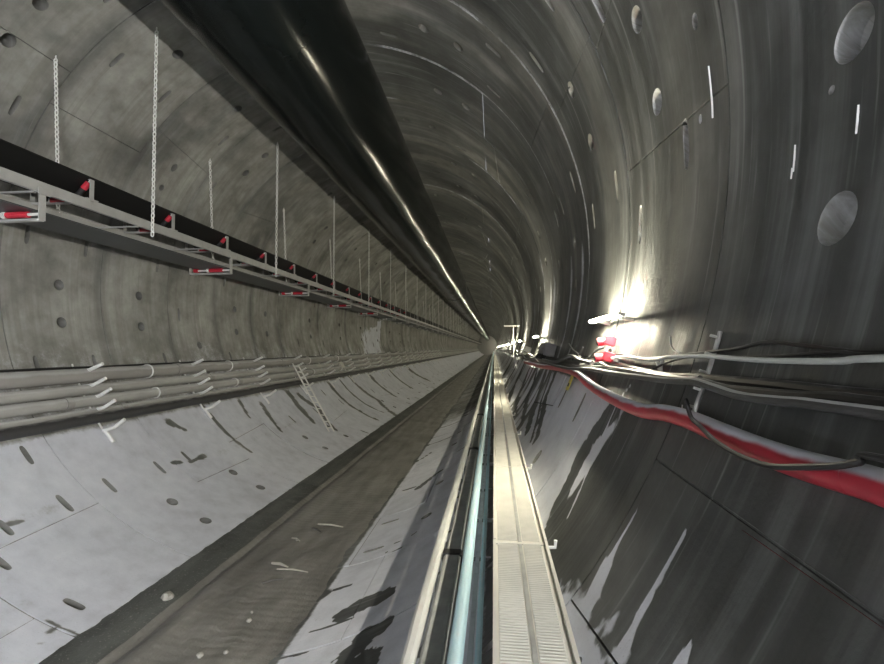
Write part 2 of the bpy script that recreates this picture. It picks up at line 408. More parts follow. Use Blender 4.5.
def zone(name, ta, tb, dens):
    """one angular share (ta..tb degrees, may pass 180) of every ring, as one mesh"""
    V = []; F = []; UVs = []; AT = []   # vertices, faces, (s,y), (pale,dust,override)
    for k in RINGS:
        yk = Y0+k*W; dist = max(abs(yk-1), 0)
        cs, ch = dens(k)
        js = []
        for t, sl in joints(k):
            t2 = t
            while t2 < ta: t2 += 360
            if ta < t2 < tb: js.append((t2, sl))
        hs = []
        for h in holes(k):
            t2 = h[0]
            while t2 < ta: t2 += 360
            if ta+3 < t2 < tb-3 and yk > -6: hs.append((t2,)+h[1:])
        if k > 34: hs = []
        # grid lines
        rows = [0,.0075,.0105,.04,.075,W-.075,W-.04,W-.0105,W-.0075,W]+list(np.linspace(.0105, W-.0105, max(3,int(W/ch))+1))
        for h in hs:
            n_ = 8 if k < 3 else 5
            rows += list(h[1]+h[3]*np.linspace(-1.15,1.15,n_))
        rows = np.array(sorted(set(np.round([x for x in rows if 0 <= x <= W], 4))))
        keep = [0]
        for i in range(1, len(rows)):
            if rows[i]-rows[keep[-1]] > .0025: keep.append(i)
        rows = rows[keep]; rows[-1] = W
        dth = math.degrees(cs/R); cols = list(np.linspace(ta, tb, max(4,int((tb-ta)/dth))+1))
        gw = math.degrees(.0035/R)
        for t, sl in js: cols += [t-2.2*gw, t-gw, t+gw, t+2.2*gw]
        for h in hs: cols += list(h[0]+math.degrees(h[2]/R)*np.linspace(-1.12,1.12, 10 if k < 3 else 6))
        cols = np.array(sorted(set(np.round(cols, 4)))); keep = [0]
        jset = [x for t, sl in js for x in (t-2.2*gw, t-gw, t+gw, t+2.2*gw)]
        for i in range(1, len(cols)):
            isj = any(abs(cols[i]-x) < .001 for x in jset)
            pj = any(abs(cols[keep[-1]]-x) < .001 for x in jset)
            if cols[i]-cols[keep[-1]] > .03: keep.append(i)
            elif isj and not pj and len(keep) > 1: keep[-1] = i
            elif isj and pj: keep.append(i)
        cols = cols[keep]
        if cols[-1] != tb: cols = np.append(cols[:-1], tb)
        T0, VV = np.meshgrid(cols, rows, indexing='ij')
        T = T0.copy(); rad = np.zeros_like(T)
        rr = random.Random(k*7+1); ringoff = rr.uniform(-.006,.006)*(.5 if k < 1 else 1)
        rad += ringoff
        for t, sl in js:
            T += sl*(VV/W-.5)*np.clip(1-np.abs(T0-t)/7., 0, 1)
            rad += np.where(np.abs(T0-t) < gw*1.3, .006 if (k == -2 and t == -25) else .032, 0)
        # every segment sits a few millimetres proud or shy of its neighbour
        alljs = sorted([((t-ta) % 360)+ta for t, sl in joints(k)])
        idx = np.searchsorted(np.array(alljs), T0) % len(alljs)
        lip = .0008 if k == -2 else .0025 if -4 < k < 0 else .006; rad += np.array([rr.uniform(-lip,lip) for _ in alljs])[idx]
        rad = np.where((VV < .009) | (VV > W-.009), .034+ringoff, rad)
        nI, nJ = T.shape; o = len(V); RADI = R+rad
        Sarc = np.radians(np.where(T > 180, T-360, T))*R
        # cells taken by recesses
        ci = (T[:-1,:-1]+T[1:,1:])/2; cj = (VV[:-1,:-1]+VV[1:,1:])/2; gone = np.zeros(ci.shape, bool); extra = []
        for hi, h in enumerate(hs):
            a = np.radians(ci-h[0])*R/h[2]; b = (cj-h[1])/h[3]; p = 2 if h[5] == 'round' else 3.2
            ins = (np.abs(a)**p+np.abs(b)**p) < 1.0
            if ins.sum() < 4: continue
            gone |= ins
            # snap the rim
            rim = np.zeros(T.shape, bool); full = np.zeros(T.shape, int)
            for di in (0,1):
                for dj in (0,1):
                    full[di:nI-1+di, dj:nJ-1+dj] += ins
            rim = (full > 0) & (full < 4)
            aa = np.radians(T-h[0])*R/h[2]; bb = (VV-h[1])/h[3]; rr_ = (np.abs(aa)**p+np.abs(bb)**p)**(1/p)
            T = np.where(rim, h[0]+np.degrees(aa/np.maximum(rr_,1e-6)*h[2]/R), T)
            VV = np.where(rim, h[1]+bb/np.maximum(rr_,1e-6)*h[3], VV)
            extra.append((h, ins))
        a = np.radians(T); X = RADI*np.cos(a); Z = R+RADI*np.sin(a); Yw = VV+yk
        Sarc = np.radians(np.where(T > 180, T-360, T))*R
        TT = np.where(T > 180, T-360, T)
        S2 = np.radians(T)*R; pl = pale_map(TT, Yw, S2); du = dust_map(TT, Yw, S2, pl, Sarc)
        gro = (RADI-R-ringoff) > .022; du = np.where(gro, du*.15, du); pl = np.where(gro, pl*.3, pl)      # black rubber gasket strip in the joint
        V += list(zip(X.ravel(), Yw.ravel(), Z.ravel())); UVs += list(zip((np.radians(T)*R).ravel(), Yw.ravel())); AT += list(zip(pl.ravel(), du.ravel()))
        ids = np.arange(nI*nJ).reshape(nI,nJ)+o
        q = np.stack([ids[:-1,:-1], ids[:-1,1:], ids[1:,1:], ids[1:,:-1]], -1)[~gone]
        F += [tuple(x) for x in q.tolist()]
        for h, ins in extra:
            RC = (.85,.46) if k < 0 else ((.35,.30) if 40 < (h[0] % 360) < 110 else (.6,.36)); lev = {}; c_t, c_v = h[0], h[1]
            # rim and tapered bore; the near ones have a cup, a ledge and a narrow bore
            steps = ((1., 0.), (.97,.03), (.90,.28)) if h[5] == 'round' and k > -1 else ((1., 0.), (.90,.05), (.80,.09), (.60,.11), (.57,.34)) if h[5] == 'round' else ((1., 0.), (.85,.05), (.70,.13))
            def get(i, j, q):
                if (i,j,q) in lev: return lev[(i,j,q)]
                s_, dp = steps[q]; dp = dp*min(1., h[2]/.11) if q else 0
                t = c_t+(T[i,j]-c_t)*s_; v = c_v+(VV[i,j]-c_v)*s_; rd = RADI[i,j]+dp
                aa = math.radians(t); V.append((rd*math.cos(aa), v+yk, R+rd*math.sin(aa))); UVs.append((aa*R+dp, v+yk)); AT.append(RC); lev[(i,j,q)] = len(V)-1; return len(V)-1
            ii, jj = np.where(ins); cset = set(zip(ii.tolist(), jj.tolist()))
            aa = math.radians(c_t); rd = R+steps[-1][1]*min(1., h[2]/.11); V.append((rd*math.cos(aa), c_v+yk, R+rd*math.sin(aa))); UVs.append((aa*R, c_v+yk)); AT.append(RC); cen = len(V)-1
            for (i,j) in cset:
                for (di,dj,pa,pb) in ((-1,0,(i,j),(i,j+1)),(1,0,(i+1,j+1),(i+1,j)),(0,-1,(i+1,j),(i,j)),(0,1,(i,j+1),(i+1,j+1))):
                    if (i+di,j+dj) in cset: continue
                    for q in range(len(steps)-1): F.append((get(*pa,q), get(*pb,q), get(*pb,q+1), get(*pa,q+1)))
                    F.append((get(*pa,len(steps)-1), get(*pb,len(steps)-1), cen))
    me = bpy.data.meshes.new(name); me.from_pydata(V, [], F); me.materials.append(M['lining'])
    me.polygons.foreach_set('use_smooth', [True]*len(F)); me.set_sharp_from_angle(angle=math.radians(28))
    A = np.array(AT, dtype=np.float32)
    for n_, col in (('pale',0),('dust',1)):
        at = me.attributes.new(n_, 'FLOAT', 'POINT'); at.data.foreach_set('value', np.ascontiguousarray(A[:,col]))
    uv = me.uv_layers.new(name='arc'); li = np.zeros(len(me.loops), dtype=np.int32); me.loops.foreach_get('vertex_index', li)
    uv.data.foreach_set('uv', np.array(UVs, dtype=np.float32)[li].ravel())
    me.update()
    o = bpy.data.objects.new(name, me); C.objects.link(o); o['kind'] = 'structure'
    return o
def dn(near, nearh):
    def f(k):
        if k < -2: return (.25,.3)
        if k <= 1: return (near, nearh)
        if k <= 5: return (max(near,.09), max(nearh,.08))
        if k <= 14: return (.2,.14)
        return (.24,.3) if k <= 40 else (.45,.8)
    return f
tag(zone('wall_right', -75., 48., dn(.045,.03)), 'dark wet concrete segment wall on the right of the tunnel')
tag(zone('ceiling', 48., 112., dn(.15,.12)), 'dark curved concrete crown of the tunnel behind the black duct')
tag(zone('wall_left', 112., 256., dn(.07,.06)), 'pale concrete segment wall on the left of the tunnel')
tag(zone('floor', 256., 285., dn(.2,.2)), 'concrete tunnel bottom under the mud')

def arc_shell(name, y, lab):
    mb = MB(); n = 64
    vs = [(0,y,R)]+[((R+.1)*math.cos(2*PI*i/n), y, R+(R+.1)*math.sin(2*PI*i/n)) for i in range(n)]
    vs += [(p[0], p[1]+.1*(1 if y > 0 else -1), p[2]) for p in vs]
    fs = [(0,1+i,1+(i+1)%n) for i in range(n)]+[(n+1,n+2+(i+1)%n,n+2+i) for i in range(n)]
    mb.add(vs, fs); o = mb.build(name, simple(name+'_concrete', (.40,.40,.39), .8)); tag(o, lab, kind='structure')
arc_shell('wall_near_added', -18.85, 'end wall added far behind the camera to keep lamp light in')  # unseen wall, added to stop light leaking out and give bounce
arc_shell('wall_far_added', YEND-1.0, 'pale end wall added at the vanishing point in place of haze')  # pale cap added where the tunnel would fade into grey haze

for u, v, u2, v2, w_ in ((859.5,105,857,134,.010),(796,145,794,172,.010),(793,168,792,179,.006),(683,405,681,422,.010),(709,66,713,118,.008)):
    a, b = wallpt(u, v), wallpt(u2, v2); vs = []
    for k in range(9):
        q = k/8; th = a[0]+(b[0]-a[0])*q; y = a[1]+(b[1]-a[1])*q; ww = w_*(.35+.65*math.sin(PI*(.12+.76*q)))*random.uniform(.8,1.1)
        vs += [cy(th, y-ww, R+.002), cy(th, y, R-.008), cy(th, y+ww, R+.002)]
    fs = [f for k in range(8) for f in ((3*k,3*k+1,3*k+4,3*k+3),(3*k+1,3*k+2,3*k+5,3*k+4))]
    o = MB().add(vs, fs).build('lime_streak', M['white'], bpy.data.objects['wall_right']); o['label'] = 'short white lime streak'

M['rust'] = simple('rusty_stain', (.16,.045,.042), .8, 0, .4, 9.)
a, b = wallpt(742, 530), wallpt(900, 640); vs = []; n = 40
for k in range(n+1):
    q = k/n; th = a[0]+(b[0]-a[0])*q; y = a[1]+(b[1]-a[1])*q; ww = .05*(.15+.85*fbm(np.array([q*9.]), np.array([2.]))[0])*(1-abs(2*q-.9)**3*.6)
    vs += [cy(th-ww, y, R+.001), cy(th, y, R-.003), cy(th+ww, y, R+.001)]
o = MB().add(vs, [f for k in range(n) for f in ((3*k,3*k+1,3*k+4,3*k+3),(3*k+1,3*k+2,3*k+5,3*k+4))]).build('rust_streak', M['rust'], bpy.data.objects['wall_right']); o['label'] = 'reddish rust line along the joint'

# ---------------------------------------------------------------- mud on the floor
def build_mud():
    xs = np.linspace(-1.50, 1.40, 64); ys = np.concatenate([np.arange(-18, 12, .07), np.arange(12, 30, .25), np.arange(30, 253, 2.)])
    X, Y = np.meshgrid(xs, ys, indexing='ij')
    Z = .135+.05*(fbm(X*1.3+9, Y*.8)-.5)+.05*(fbm(X*3+1, Y*2.2+4, 3)-.5)
    # wheel and skid ruts along the tunnel
    Z += -.07*np.exp(-((X+.70)/.09)**2)+.03*np.exp(-((X+.45)/.2)**2)+.012*np.sin(X*14+2*fbm(X,Y*.4))*(fbm(X+3,Y*.3)-.2)
    lin = R-np.sqrt(np.maximum(R*R-X*X, 0))
    edge = np.maximum(np.clip((-.80-X)/.12, 0, 1), np.clip((X-1.2)/.2, 0, 1)); Z = Z*(1-edge)+(lin+np.where(X < 0,.045*smooth(-1.42,-1.15,X)+.005,-.02)+.05*(fbm(X*9, Y*9)-.45))*edge; Z = np.where(X < -1.40, lin-.03, Z)
    Z = np.maximum(Z, lin-.03)
    nI, nJ = X.shape; ids = np.arange(nI*nJ).reshape(nI,nJ)
    mb = MB(); mb.add(np.stack([X,Y,Z],-1).reshape(-1,3), [tuple(q) for q in np.stack([ids[:-1,:-1],ids[1:,:-1],ids[1:,1:],ids[:-1,1:]],-1).reshape(-1,4).tolist()])
    mb.mi = [1 if xs[i] < -.84 else 0 for i in range(nI-1) for _ in range(nJ-1)]
    o = mb.build('mud', [M['mud'], M['grit']]); tag(o, 'brown rutted mud lying along the bottom of the tunnel', 'mud', kind='stuff'); return Z, xs, ys
build_mud()

# ---------------------------------------------------------------- ventilation duct
DX, DZ, DR = CAM[0]-.549*5.9, CAM[2]+.836*5.9, 1.06
def build_duct():
    t = thing('ventilation_duct', 'huge shiny black ventilation duct hung under the tunnel crown', 'duct', (DX, 0, DZ))
    ys = list(np.arange(-18, 40, .25))+list(np.arange(40, 253, 2.)); n = 64
    vs = []; 
    for y in ys:
        for k in range(n):
            a = 2*PI*k/n; rr = DR*(1+.004*math.sin(3*a+y*.7)+.003*math.sin(7*a-y*1.9)-.003*math.cos(2*PI*y/2.5))
            vs.append((rr*math.cos(a), y, rr*math.sin(a)))
    fs = [(i*n+k, i*n+(k+1)%n, (i+1)*n+(k+1)%n, (i+1)*n+k) for i in range(len(ys)-1) for k in range(n)]
    MB().add(vs, fs).build('duct_skin', M['duct'], t)
    for i in range(8):
        y = 38+i*15.; mb = MB()
        mb.tube([(math.cos(a)*(DR+.008), y, math.sin(a)*(DR+.008)) for a in np.linspace(0, 2*PI, 64, endpoint=False)], .012, 6, closed=True)
        mb.build('coupling_band', M['band'], t)
    mb = MB(); mb.tube([(0, y, DR+.05) for y in np.arange(-6,253,5.)], .012, 6); mb.build('carrying_wire', M['band'], t)
    top = math.sqrt(R*R-DX*DX)+R-DZ; hm = MB().tube([(0,0,DR),(0,0,top)], .012, 6).mesh('hanger_rod', M['band'])
    for y in np.arange(-4, 120, 5.):
        h = bpy.data.objects.new('hanger_rod', hm); C.objects.link(h); h.parent = t; h.location = (0,y,0)
build_duct()

# ---------------------------------------------------------------- conveyor
XN, XF = -2.6, -3.66
def build_conveyor():
    t = thing('belt_conveyor', 'overhead belt conveyor with black belt and grey frame hung along the left wall', 'conveyor', (0,0,5.97))
    zz = -5.97; ys = [-18, 20, 60, 122, 253]
    def chan(x, sgn):
        p = [(x,-.075),(x+.06*sgn,-.075),(x+.06*sgn,-.062),(x+.012*sgn,-.062),(x+.012*sgn,.062),(x+.06*sgn,.062),(x+.06*sgn,.075),(x,.075)]
        return p if sgn > 0 else p[::-1]
    MB().sweep(chan(XN, -1), ys).build('rail', M['galv'], t, False); MB().sweep(chan(XF, 1), ys).build('rail', M['galv'], t, False)
    # carrying belt, troughed
    prof = [(XN-.02,.445),(XN-.33,.155),(XF+.35,.155),(XF+.02,.445)]
    low = [(x,z-.022) for x, z in prof[::-1]]
    MB().sweep(prof+low, ys).build('carrying_belt', M['belt'], t, False)
    MB().box(XF+.08, XN-.12, -18, 253, -.325, -.305).build('return_belt', M['rbelt'], t, False)
    # one troughing idler, then copies
    f = MB(); s_ = .05
    for x, sg in ((XN,1),(XF,-1)):
        f.bar((x-.01*sg,0,.07),(x-.01*sg,0,.40), .075, .014, up=(1,0,0)); f.bar((x-.01*sg,0,.395),(x-.085*sg,0,.405), .07, .014)
        f.bar((x-.01*sg,-.10,.082),(x-.01*sg,.10,.082), .06, .014)
    f.bar((XN,0,.05),(XF,0,.05), .06, .03); f.bar((XN-.30,0,.05),(XN-.30,0,.12),.05,.02); f.bar((XF+.32,0,.05),(XF+.32,0,.12),.05,.02)
    idm = f.mesh('idler_frame', M['galv'], False)
    def rolm(a, b, r=.045, cap=None):
        mb = MB(); mb.tube([a,b], r, 12); d = (np.array(b)-np.array(a)); L = np.linalg.norm(d); d = d/L
        mb.tube([np.array(a)-d*.05, np.array(b)+d*.05], .014, 8, m=1)
        if cap: mb.tube([np.array(a), np.array(a)+d*cap], r*1.12, 12, m=2)
        return mb.mesh('roller', [M['red'] if cap is None else M['blackp'], M['chain'], M['red']], True)
    wing_n = rolm((XN-.065,0,.365),(XN-.30,0,.115), .045, .13); wing_f = rolm((XF+.065,0,.365),(XF+.31,0,.115), .045, .13); mid = rolm((XN-.35,0,.085),(XF+.36,0,.085))
    Y = 6.70-1.9*5; i = 0
    while Y < 118:
        o = bpy.data.objects.new('idler_frame', idm); C.objects.link(o); o.parent = t; o.location = (0,Y,0)
        if Y < 34:
            for m_ in (wing_n, mid, wing_f):
                r_ = bpy.data.objects.new('roller', m_); C.objects.link(r_); r_.parent = o; r_['label'] = 'red carrying roller'
        Y += 1.9
    g = MB()
    g.bar((XN-.03,0,-.05),(XN-.03,0,-.46), .10, .016, up=(1,0,0)); g.bar((XN-.03,0,-.455),(XF+.0,0,-.455), .07, .03)
    g.bar((XF-.02,0,-.46),(XF-.02,0,-.05), .06, .016, up=(1,0,0)); g.bar((XN+.0,-.09,-.05),(XN+.0,.09,-.05),.02,.10)
    gm = g.mesh('return_frame', M['galv'], False)
    r2 = MB(); za, zb = -.37, -.375
    r2.tube([(XN-.05,0,za),(XF+.05,0,zb)], .022, 10, m=1)
    P = lambda q: (XN-.05+(XF-XN+.10)*q, 0, za+(zb-za)*q)
    r2.tube([P(.20),P(.55)], .046, 14); r2.tube([P(.86),P(.97)], .046, 14); r2.tube([P(.58),P(.62)], .05, 12, m=1)
    rm2 = r2.mesh('return_roller', [M['red'], M['chain']]); rm3 = rm2.copy(); rm3.materials[0] = M['darksteel']
    Y = 5.91-4.8*2
    while Y < 118:
        o = bpy.data.objects.new('return_frame', gm); C.objects.link(o); o.parent = t; o.location = (0,Y,0)
        r_ = bpy.data.objects.new('return_roller', rm2 if Y < 28 else rm3); C.objects.link(r_); r_.parent = o; r_['label'] = 'red sleeved return roller on a grey shaft' if Y < 28 else 'dusty grey return roller'
        Y += 4.8
    cm = MB().bar((XN-.03,0,-.085),(XF+.03,0,-.085), .045, .02).mesh('cross_bar', M['galv'], False)
    for Y in np.arange(-3.7, 118, 1.9):
        c = bpy.data.objects.new('cross_bar', cm); C.objects.link(c); c.parent = t; c.location = (0,Y,0)
build_conveyor()

def chain_mesh(L, pitch=.085, wire=.0105, half=.026):
    mb = MB(); n = int(L/pitch)
    for i in range(n):
        zc = -(i+.5)*pitch; a = []
        for q in np.linspace(0, 2*PI, 12, endpoint=False):
            x = half*math.cos(q); z = (pitch*.62)*math.sin(q); a.append((x,0,z) if i % 2 == 0 else (0,x,z))
        mb.tube([(p[0],p[1],p[2]+zc) for p in a], wire, 6, closed=True)
    return mb
def build_chains():
    def make(lean, L, name):
        t = thing('hanging_chain', 'x', 'chain')
        cm = chain_mesh(L).mesh('chain_links', M['chain'])
        if lean:
            for v in cm.vertices: v.co.x += lean*(-v.co.z/L)
        o = bpy.data.objects.new('chain_links', cm); C.objects.link(o); o.parent = t
        a = MB(); a.tube([(.03*math.cos(q),0,.02+.035*math.sin(q)) for q in np.linspace(0,2*PI,12,endpoint=False)], .011, 6, closed=True); a.tube([(0,0,.05),(0,0,.16)], .012, 6)
        a.build('anchor_eye', M['chain'], t); return t
    zt = R+math.sqrt(R*R-XN*XN)
    p1 = make(0., zt-.08-5.78, 'f'); xb = -3.80; zt2 = R+math.sqrt(R*R-xb*xb); p2 = make(XF-.0-xb, zt2-.08-5.85, 'b')
    yf = [-2.0, 3.0, 7.98, 12.94, 17.85, 23.08]+[23.08+5*i for i in range(1,19)]; yb = [-2.2, 2.6, 7.17, 11.61, 16.04]+[16.04+4.8*i for i in range(1,20)]
    for proto, ys, x, z, row, g in ((p1, yf, XN+.035, zt-.10, 'front row on the near conveyor rail', 'chains of the front row'), (p2, yb, xb, zt2-.10, 'back row by the left wall', 'chains of the back row')):
        vis = 0
        for i, y in enumerate(ys):
            o = proto if i == 0 else copy_tree(proto)
            o.location = (x, y, z); o['group'] = g
            if y < 5:
                o['label'] = ('steel chain above and behind the camera, ' if y < 0 else 'steel chain just left of the picture edge, ')+row
            else:
                vis += 1
                o['label'] = (f'{ORD[vis-1]} visible steel chain, {row}' if vis <= 8 else f'thin distant steel chain past the eighth, {row}')
build_chains()

# ---------------------------------------------------------------- pipes along the left wall
def wobble_path(th, gap, y0=-18, y1=253, amp=.006, step=1.1, seed=0):
    r_ = random.Random(seed); pts = []; y = y0
    while y < y1:
        pts.append(cy(th+r_.uniform(-1,1)*amp*11, y, R-gap-r_.uniform(0,amp))); y += step if y < 40 else step*3
    return pts
PIPES = [(-158.35,.022,M['blackp'],'thin black strip for the gap shadow along the top of the left wall pipes','cable'),  # black strip standing for the shadow in the gap above the pipes
         (-155.9,.145,M['pipe'],'thickest dusty grey pipe, uppermost on the left wall','pipe'),
         (-152.45,.105,M['pipe2'],'dusty grey pipe second from the top on the left wall','pipe'),
         (-149.6,.110,M['pipe2'],'dusty pale pipe third from the top on the left wall','pipe'),
         (-147.25,.055,M['pipe2'],'slim pale pipe just above the dark hose on the left wall','pipe'),
         (-145.1,.10,M['hose_black'],'dark grey hose lowest of the pipes on the left wall','hose')]
def build_pipes():
    for i, (th, r_, m_, lab, cat) in enumerate(PIPES):
        t = thing({'cable':'gap_shadow_strip','pipe':'wall_pipe','hose':'wall_hose'}[cat], lab, cat, group='pipes along the left wall' if cat == 'pipe' else None)
        pts = wobble_path(th, r_+.045, amp=.010, seed=i); mb = MB(); mb.tube(pts, r_, 16 if r_ > .03 else 8); mb.build('pipe_run' if cat == 'pipe' else 'sheath', m_, t)
        if cat == 'pipe':
            for y in np.arange(4.2+i*1.3, 70, 6.):
                a = MB(); c0 = np.array(cy(th, 0, R-r_-.05)); a.tube([(c0[0],y-.07,c0[2]),(c0[0],y+.07,c0[2])], r_+.018, 16)
                a.build('coupling', M['pipe'], t)
        if i in (1,3):
            for y in (10.45, 13.9, 20.2, 24.):
                c0 = np.array(cy(th, 0, R-r_-.05)); a = MB(); a.tube([(c0[0]+math.cos(q)*(r_+.012), y, c0[2]+math.sin(q)*(r_+.012)) for q in np.linspace(0,2*PI,20,endpoint=False)], .016, 6, closed=True)
                a.build('strap', M['white'], t)
build_pipes()
def build_brackets():
    t = thing('pipe_bracket', '', 'bracket')
    b = MB(); b.tube([cy(a, 0, R-.012)-np.array([0,0,0]) for a in np.linspace(-159.5,-142,10)], .018, 6); b.build('back_bar', M['white'], t)
    for a, L in ((-157.6,.40),(-153.9,.36),(-150.9,.36),(-147.9,.33),(-142.6,.30)):
        mb = MB(); p = cy(a,0,R-.01); q = cy(a+1.0,0,R-.01-L*.8); e = q+(q-p)/np.linalg.norm(q-p)*L*.75+np.array([0,.0,.09])
        mb.tube([p,q,e], .036, 8); mb.build('peg', M['white'], t)
    mb = MB(); mb.tube([cy(-142.4,0,R-.04), cy(-139.2,.02,R-.03)], .036, 8); mb.build('foot', M['white'], t)
    ys = [8.72, 12.02]+[12.02+3.3*i for i in range(1,18)]+[5.42, 2.1]
    for i, y in enumerate(ys):
        o = t if i == 0 else copy_tree(t); o.location = (0,y,0); o['group'] = 'brackets of the left wall pipes'
        o['label'] = ('white pegged pipe bracket left of the picture edge, '+('nearest the camera' if y < 3 else 'second from the camera')) if y < 6 else (f'{ORD[i]} white pegged pipe bracket from the left picture edge' if i < 6 else 'small distant white pipe bracket beyond the ladder')
build_brackets()
def build_ladder():
    t = thing('ladder', 'white rung ladder leaning from the left slope up to the pipes', 'ladder', (0,0,0))
    a = cy(-117.0, 17.15, R-.02); b = cy(-152.5, 17.75, R-.62); d = b-a; L = np.linalg.norm(d); d /= L
    sd = np.array([0,1,0.]); sd -= d*(sd@d); sd /= np.linalg.norm(sd)
    for s in (-1,1): MB().bar(a+sd*s*.21, b+sd*s*.21, .05, .03).build('side_rail', M['white'], t, False)
    n = 11
    for i in range(n):
        c = a+d*L*(i+.6)/n; MB().tube([c-sd*.21, c+sd*.21], .018, 8).build('rung', M['white'], t)
build_ladder()
o = MB().box(-.16,.16,-.25,.25,-.14,.14).build('pipe_clamp', M['cream']); 
o.location = cy(-151.0, 24.2, R-.17); o.rotation_euler = (0, math.radians(61), 0); tag(o, 'cream clamp block around the pipes beyond the ladder on the left wall', 'clamp')

# ---------------------------------------------------------------- walkway
WZ = CAM[2]-1.55; WX0, WX1 = 3.69, 4.115; PITCH = 2.42; WY = 3.86-PITCH*3
def build_walkway():
    t = thing('walkway_panel', '', 'walkway', (0,WY,WZ)); L = PITCH-.012; mid = (WX0+WX1)/2
    b = MB(); b.box(WX0+.02, WX1-.02, 0, L, -.022, -.006); b.build('deck_plate', M['deck'], t, False)
    r_ = MB(); ny = 92
    for i in range(ny):
        y = .03+i*(L-.06)/ny
        for x0, x1 in ((WX0+.035, mid-.022),(mid+.022, WX1-.055)):
            r_.add([(x0,y,-.007),(x1,y,-.007),(x0,y+.007,.002),(x1,y+.007,.002),(x0,y+.013,.002),(x1,y+.013,.002),(x0,y+.019,-.007),(x1,y+.019,-.007)], [(0,1,3,2),(2,3,5,4),(4,5,7,6)])
    ribs = r_.build('anti_slip_ribs', M['deck'], t, False)
    for x0, x1, h in ((WX0,WX0+.022,.022),(WX1-.022,WX1,.026)):
        MB().box(x0, x1, 0, L, -.075, h).build('side_flange', M['deckedge'], t, False)
    MB().box(mid-.014, mid+.014, 0, L, -.007, .0005).build('centre_strip', M['darksteel'], t, False)
    MB().box(WX0+.022, WX1-.022, L-.035, L, -.05, .004).build('end_plate', M['deckedge'], t, False)
    c = MB(); c.tube([(WX1-.02,L-.05,-.01),(WX1+.055,L-.05,-.005),(WX1+.06,L-.05,.05)], .014, 8); c.build('edge_clip', M['white'], t)
    g = MB(); 
    zl = R-math.sqrt(R*R-(WX0+.03)**2)-WZ; zr = R-math.sqrt(R*R-(WX1-.06)**2)-WZ
    g.box(WX0+.01, WX0+.05, L*.5-.02, L*.5+.02, zl-.01, -.06); g.box(WX1-.08, WX1-.05, L*.5-.02, L*.5+.02, zr-.01, -.02); g.box(WX0+.01, WX1-.05, L*.5-.02, L*.5+.02, -.10,-.06)
    g.build('support_leg', M['greysteel'], t, False)
    ym = L*.5; g = MB(); g.box(3.42, WX0+.05, ym-.018, ym+.018, 1.87-WZ, 1.905-WZ); g.build('pipe_arm', M['greysteel'], t, False)
    g = MB(); g.box(3.05, WX0+.05, ym-.02, ym+.02, 1.465-WZ, 1.505-WZ); g.box(3.205, 3.385, ym-.02, ym+.02, 1.50-WZ, 1.572-WZ)
    g.box(3.08, 3.20, ym-.02, ym+.02, 1.50-WZ, 1.655-WZ); g.box(3.07, 3.10, ym-.02, ym+.02, R-math.sqrt(R*R-3.085**2)-WZ-.01, 1.48-WZ)
    g.build('side_arm', M['greysteel'], t, False)
    names = {2:'steel walkway panel nearest the camera at the bottom picture edge', 3:'second steel walkway panel from the camera, with pale dusty ribs'}
    i = 0; y = WY
    while y < 112:
        o = t if i == 0 else copy_tree(t); o.location = (0,y,WZ); o['group'] = 'walkway panels'
        if i < 2: o['label'] = 'steel walkway panel behind the camera' if i == 0 else 'steel walkway panel under the camera'
        elif i < 10: o['label'] = names.get(i, f'{ORD[i-2]} steel walkway panel from the bottom picture edge')
        else: o['label'] = 'far narrow steel walkway panel beyond the eighth from the picture edge'
        i += 1; y += PITCH
build_walkway()

def long_run(name, label, cat, th, gap, r_, mat_, n=12, sx=1.0, amp=.01, seed=1, y1=253, part=None):
    pts = wobble_path(th, gap, -5, y1, amp, 1.3, seed); mb = MB(); mb.tube(spline(pts,3), r_, n, sx=sx)
    o = mb.build(name, mat_); tag(o, label, cat); return o
def straight(name, label, cat, x, z, r_, mat_, n=14, amp=.004, seed=1):
    r1 = random.Random(seed); ys = list(np.arange(-18,40,1.2))+list(np.arange(40,253,6.)); mb = MB()
    mb.tube([(x+r1.uniform(-amp,amp), y, z+r1.uniform(-amp,amp)) for y in ys], r_, n); tag(mb.build(name, mat_), label, cat)
straight('water_pipe', 'pale blue painted pipe running along the left side of the walkway', 'pipe', 3.478, 1.958, .046, M['blue'], 16)
straight('slim_pipe', 'slim pale blue pipe tucked between blue pipe and walkway edge', 'pipe', 3.605, 1.935, .02, M['blue'], 10, .002, 5)
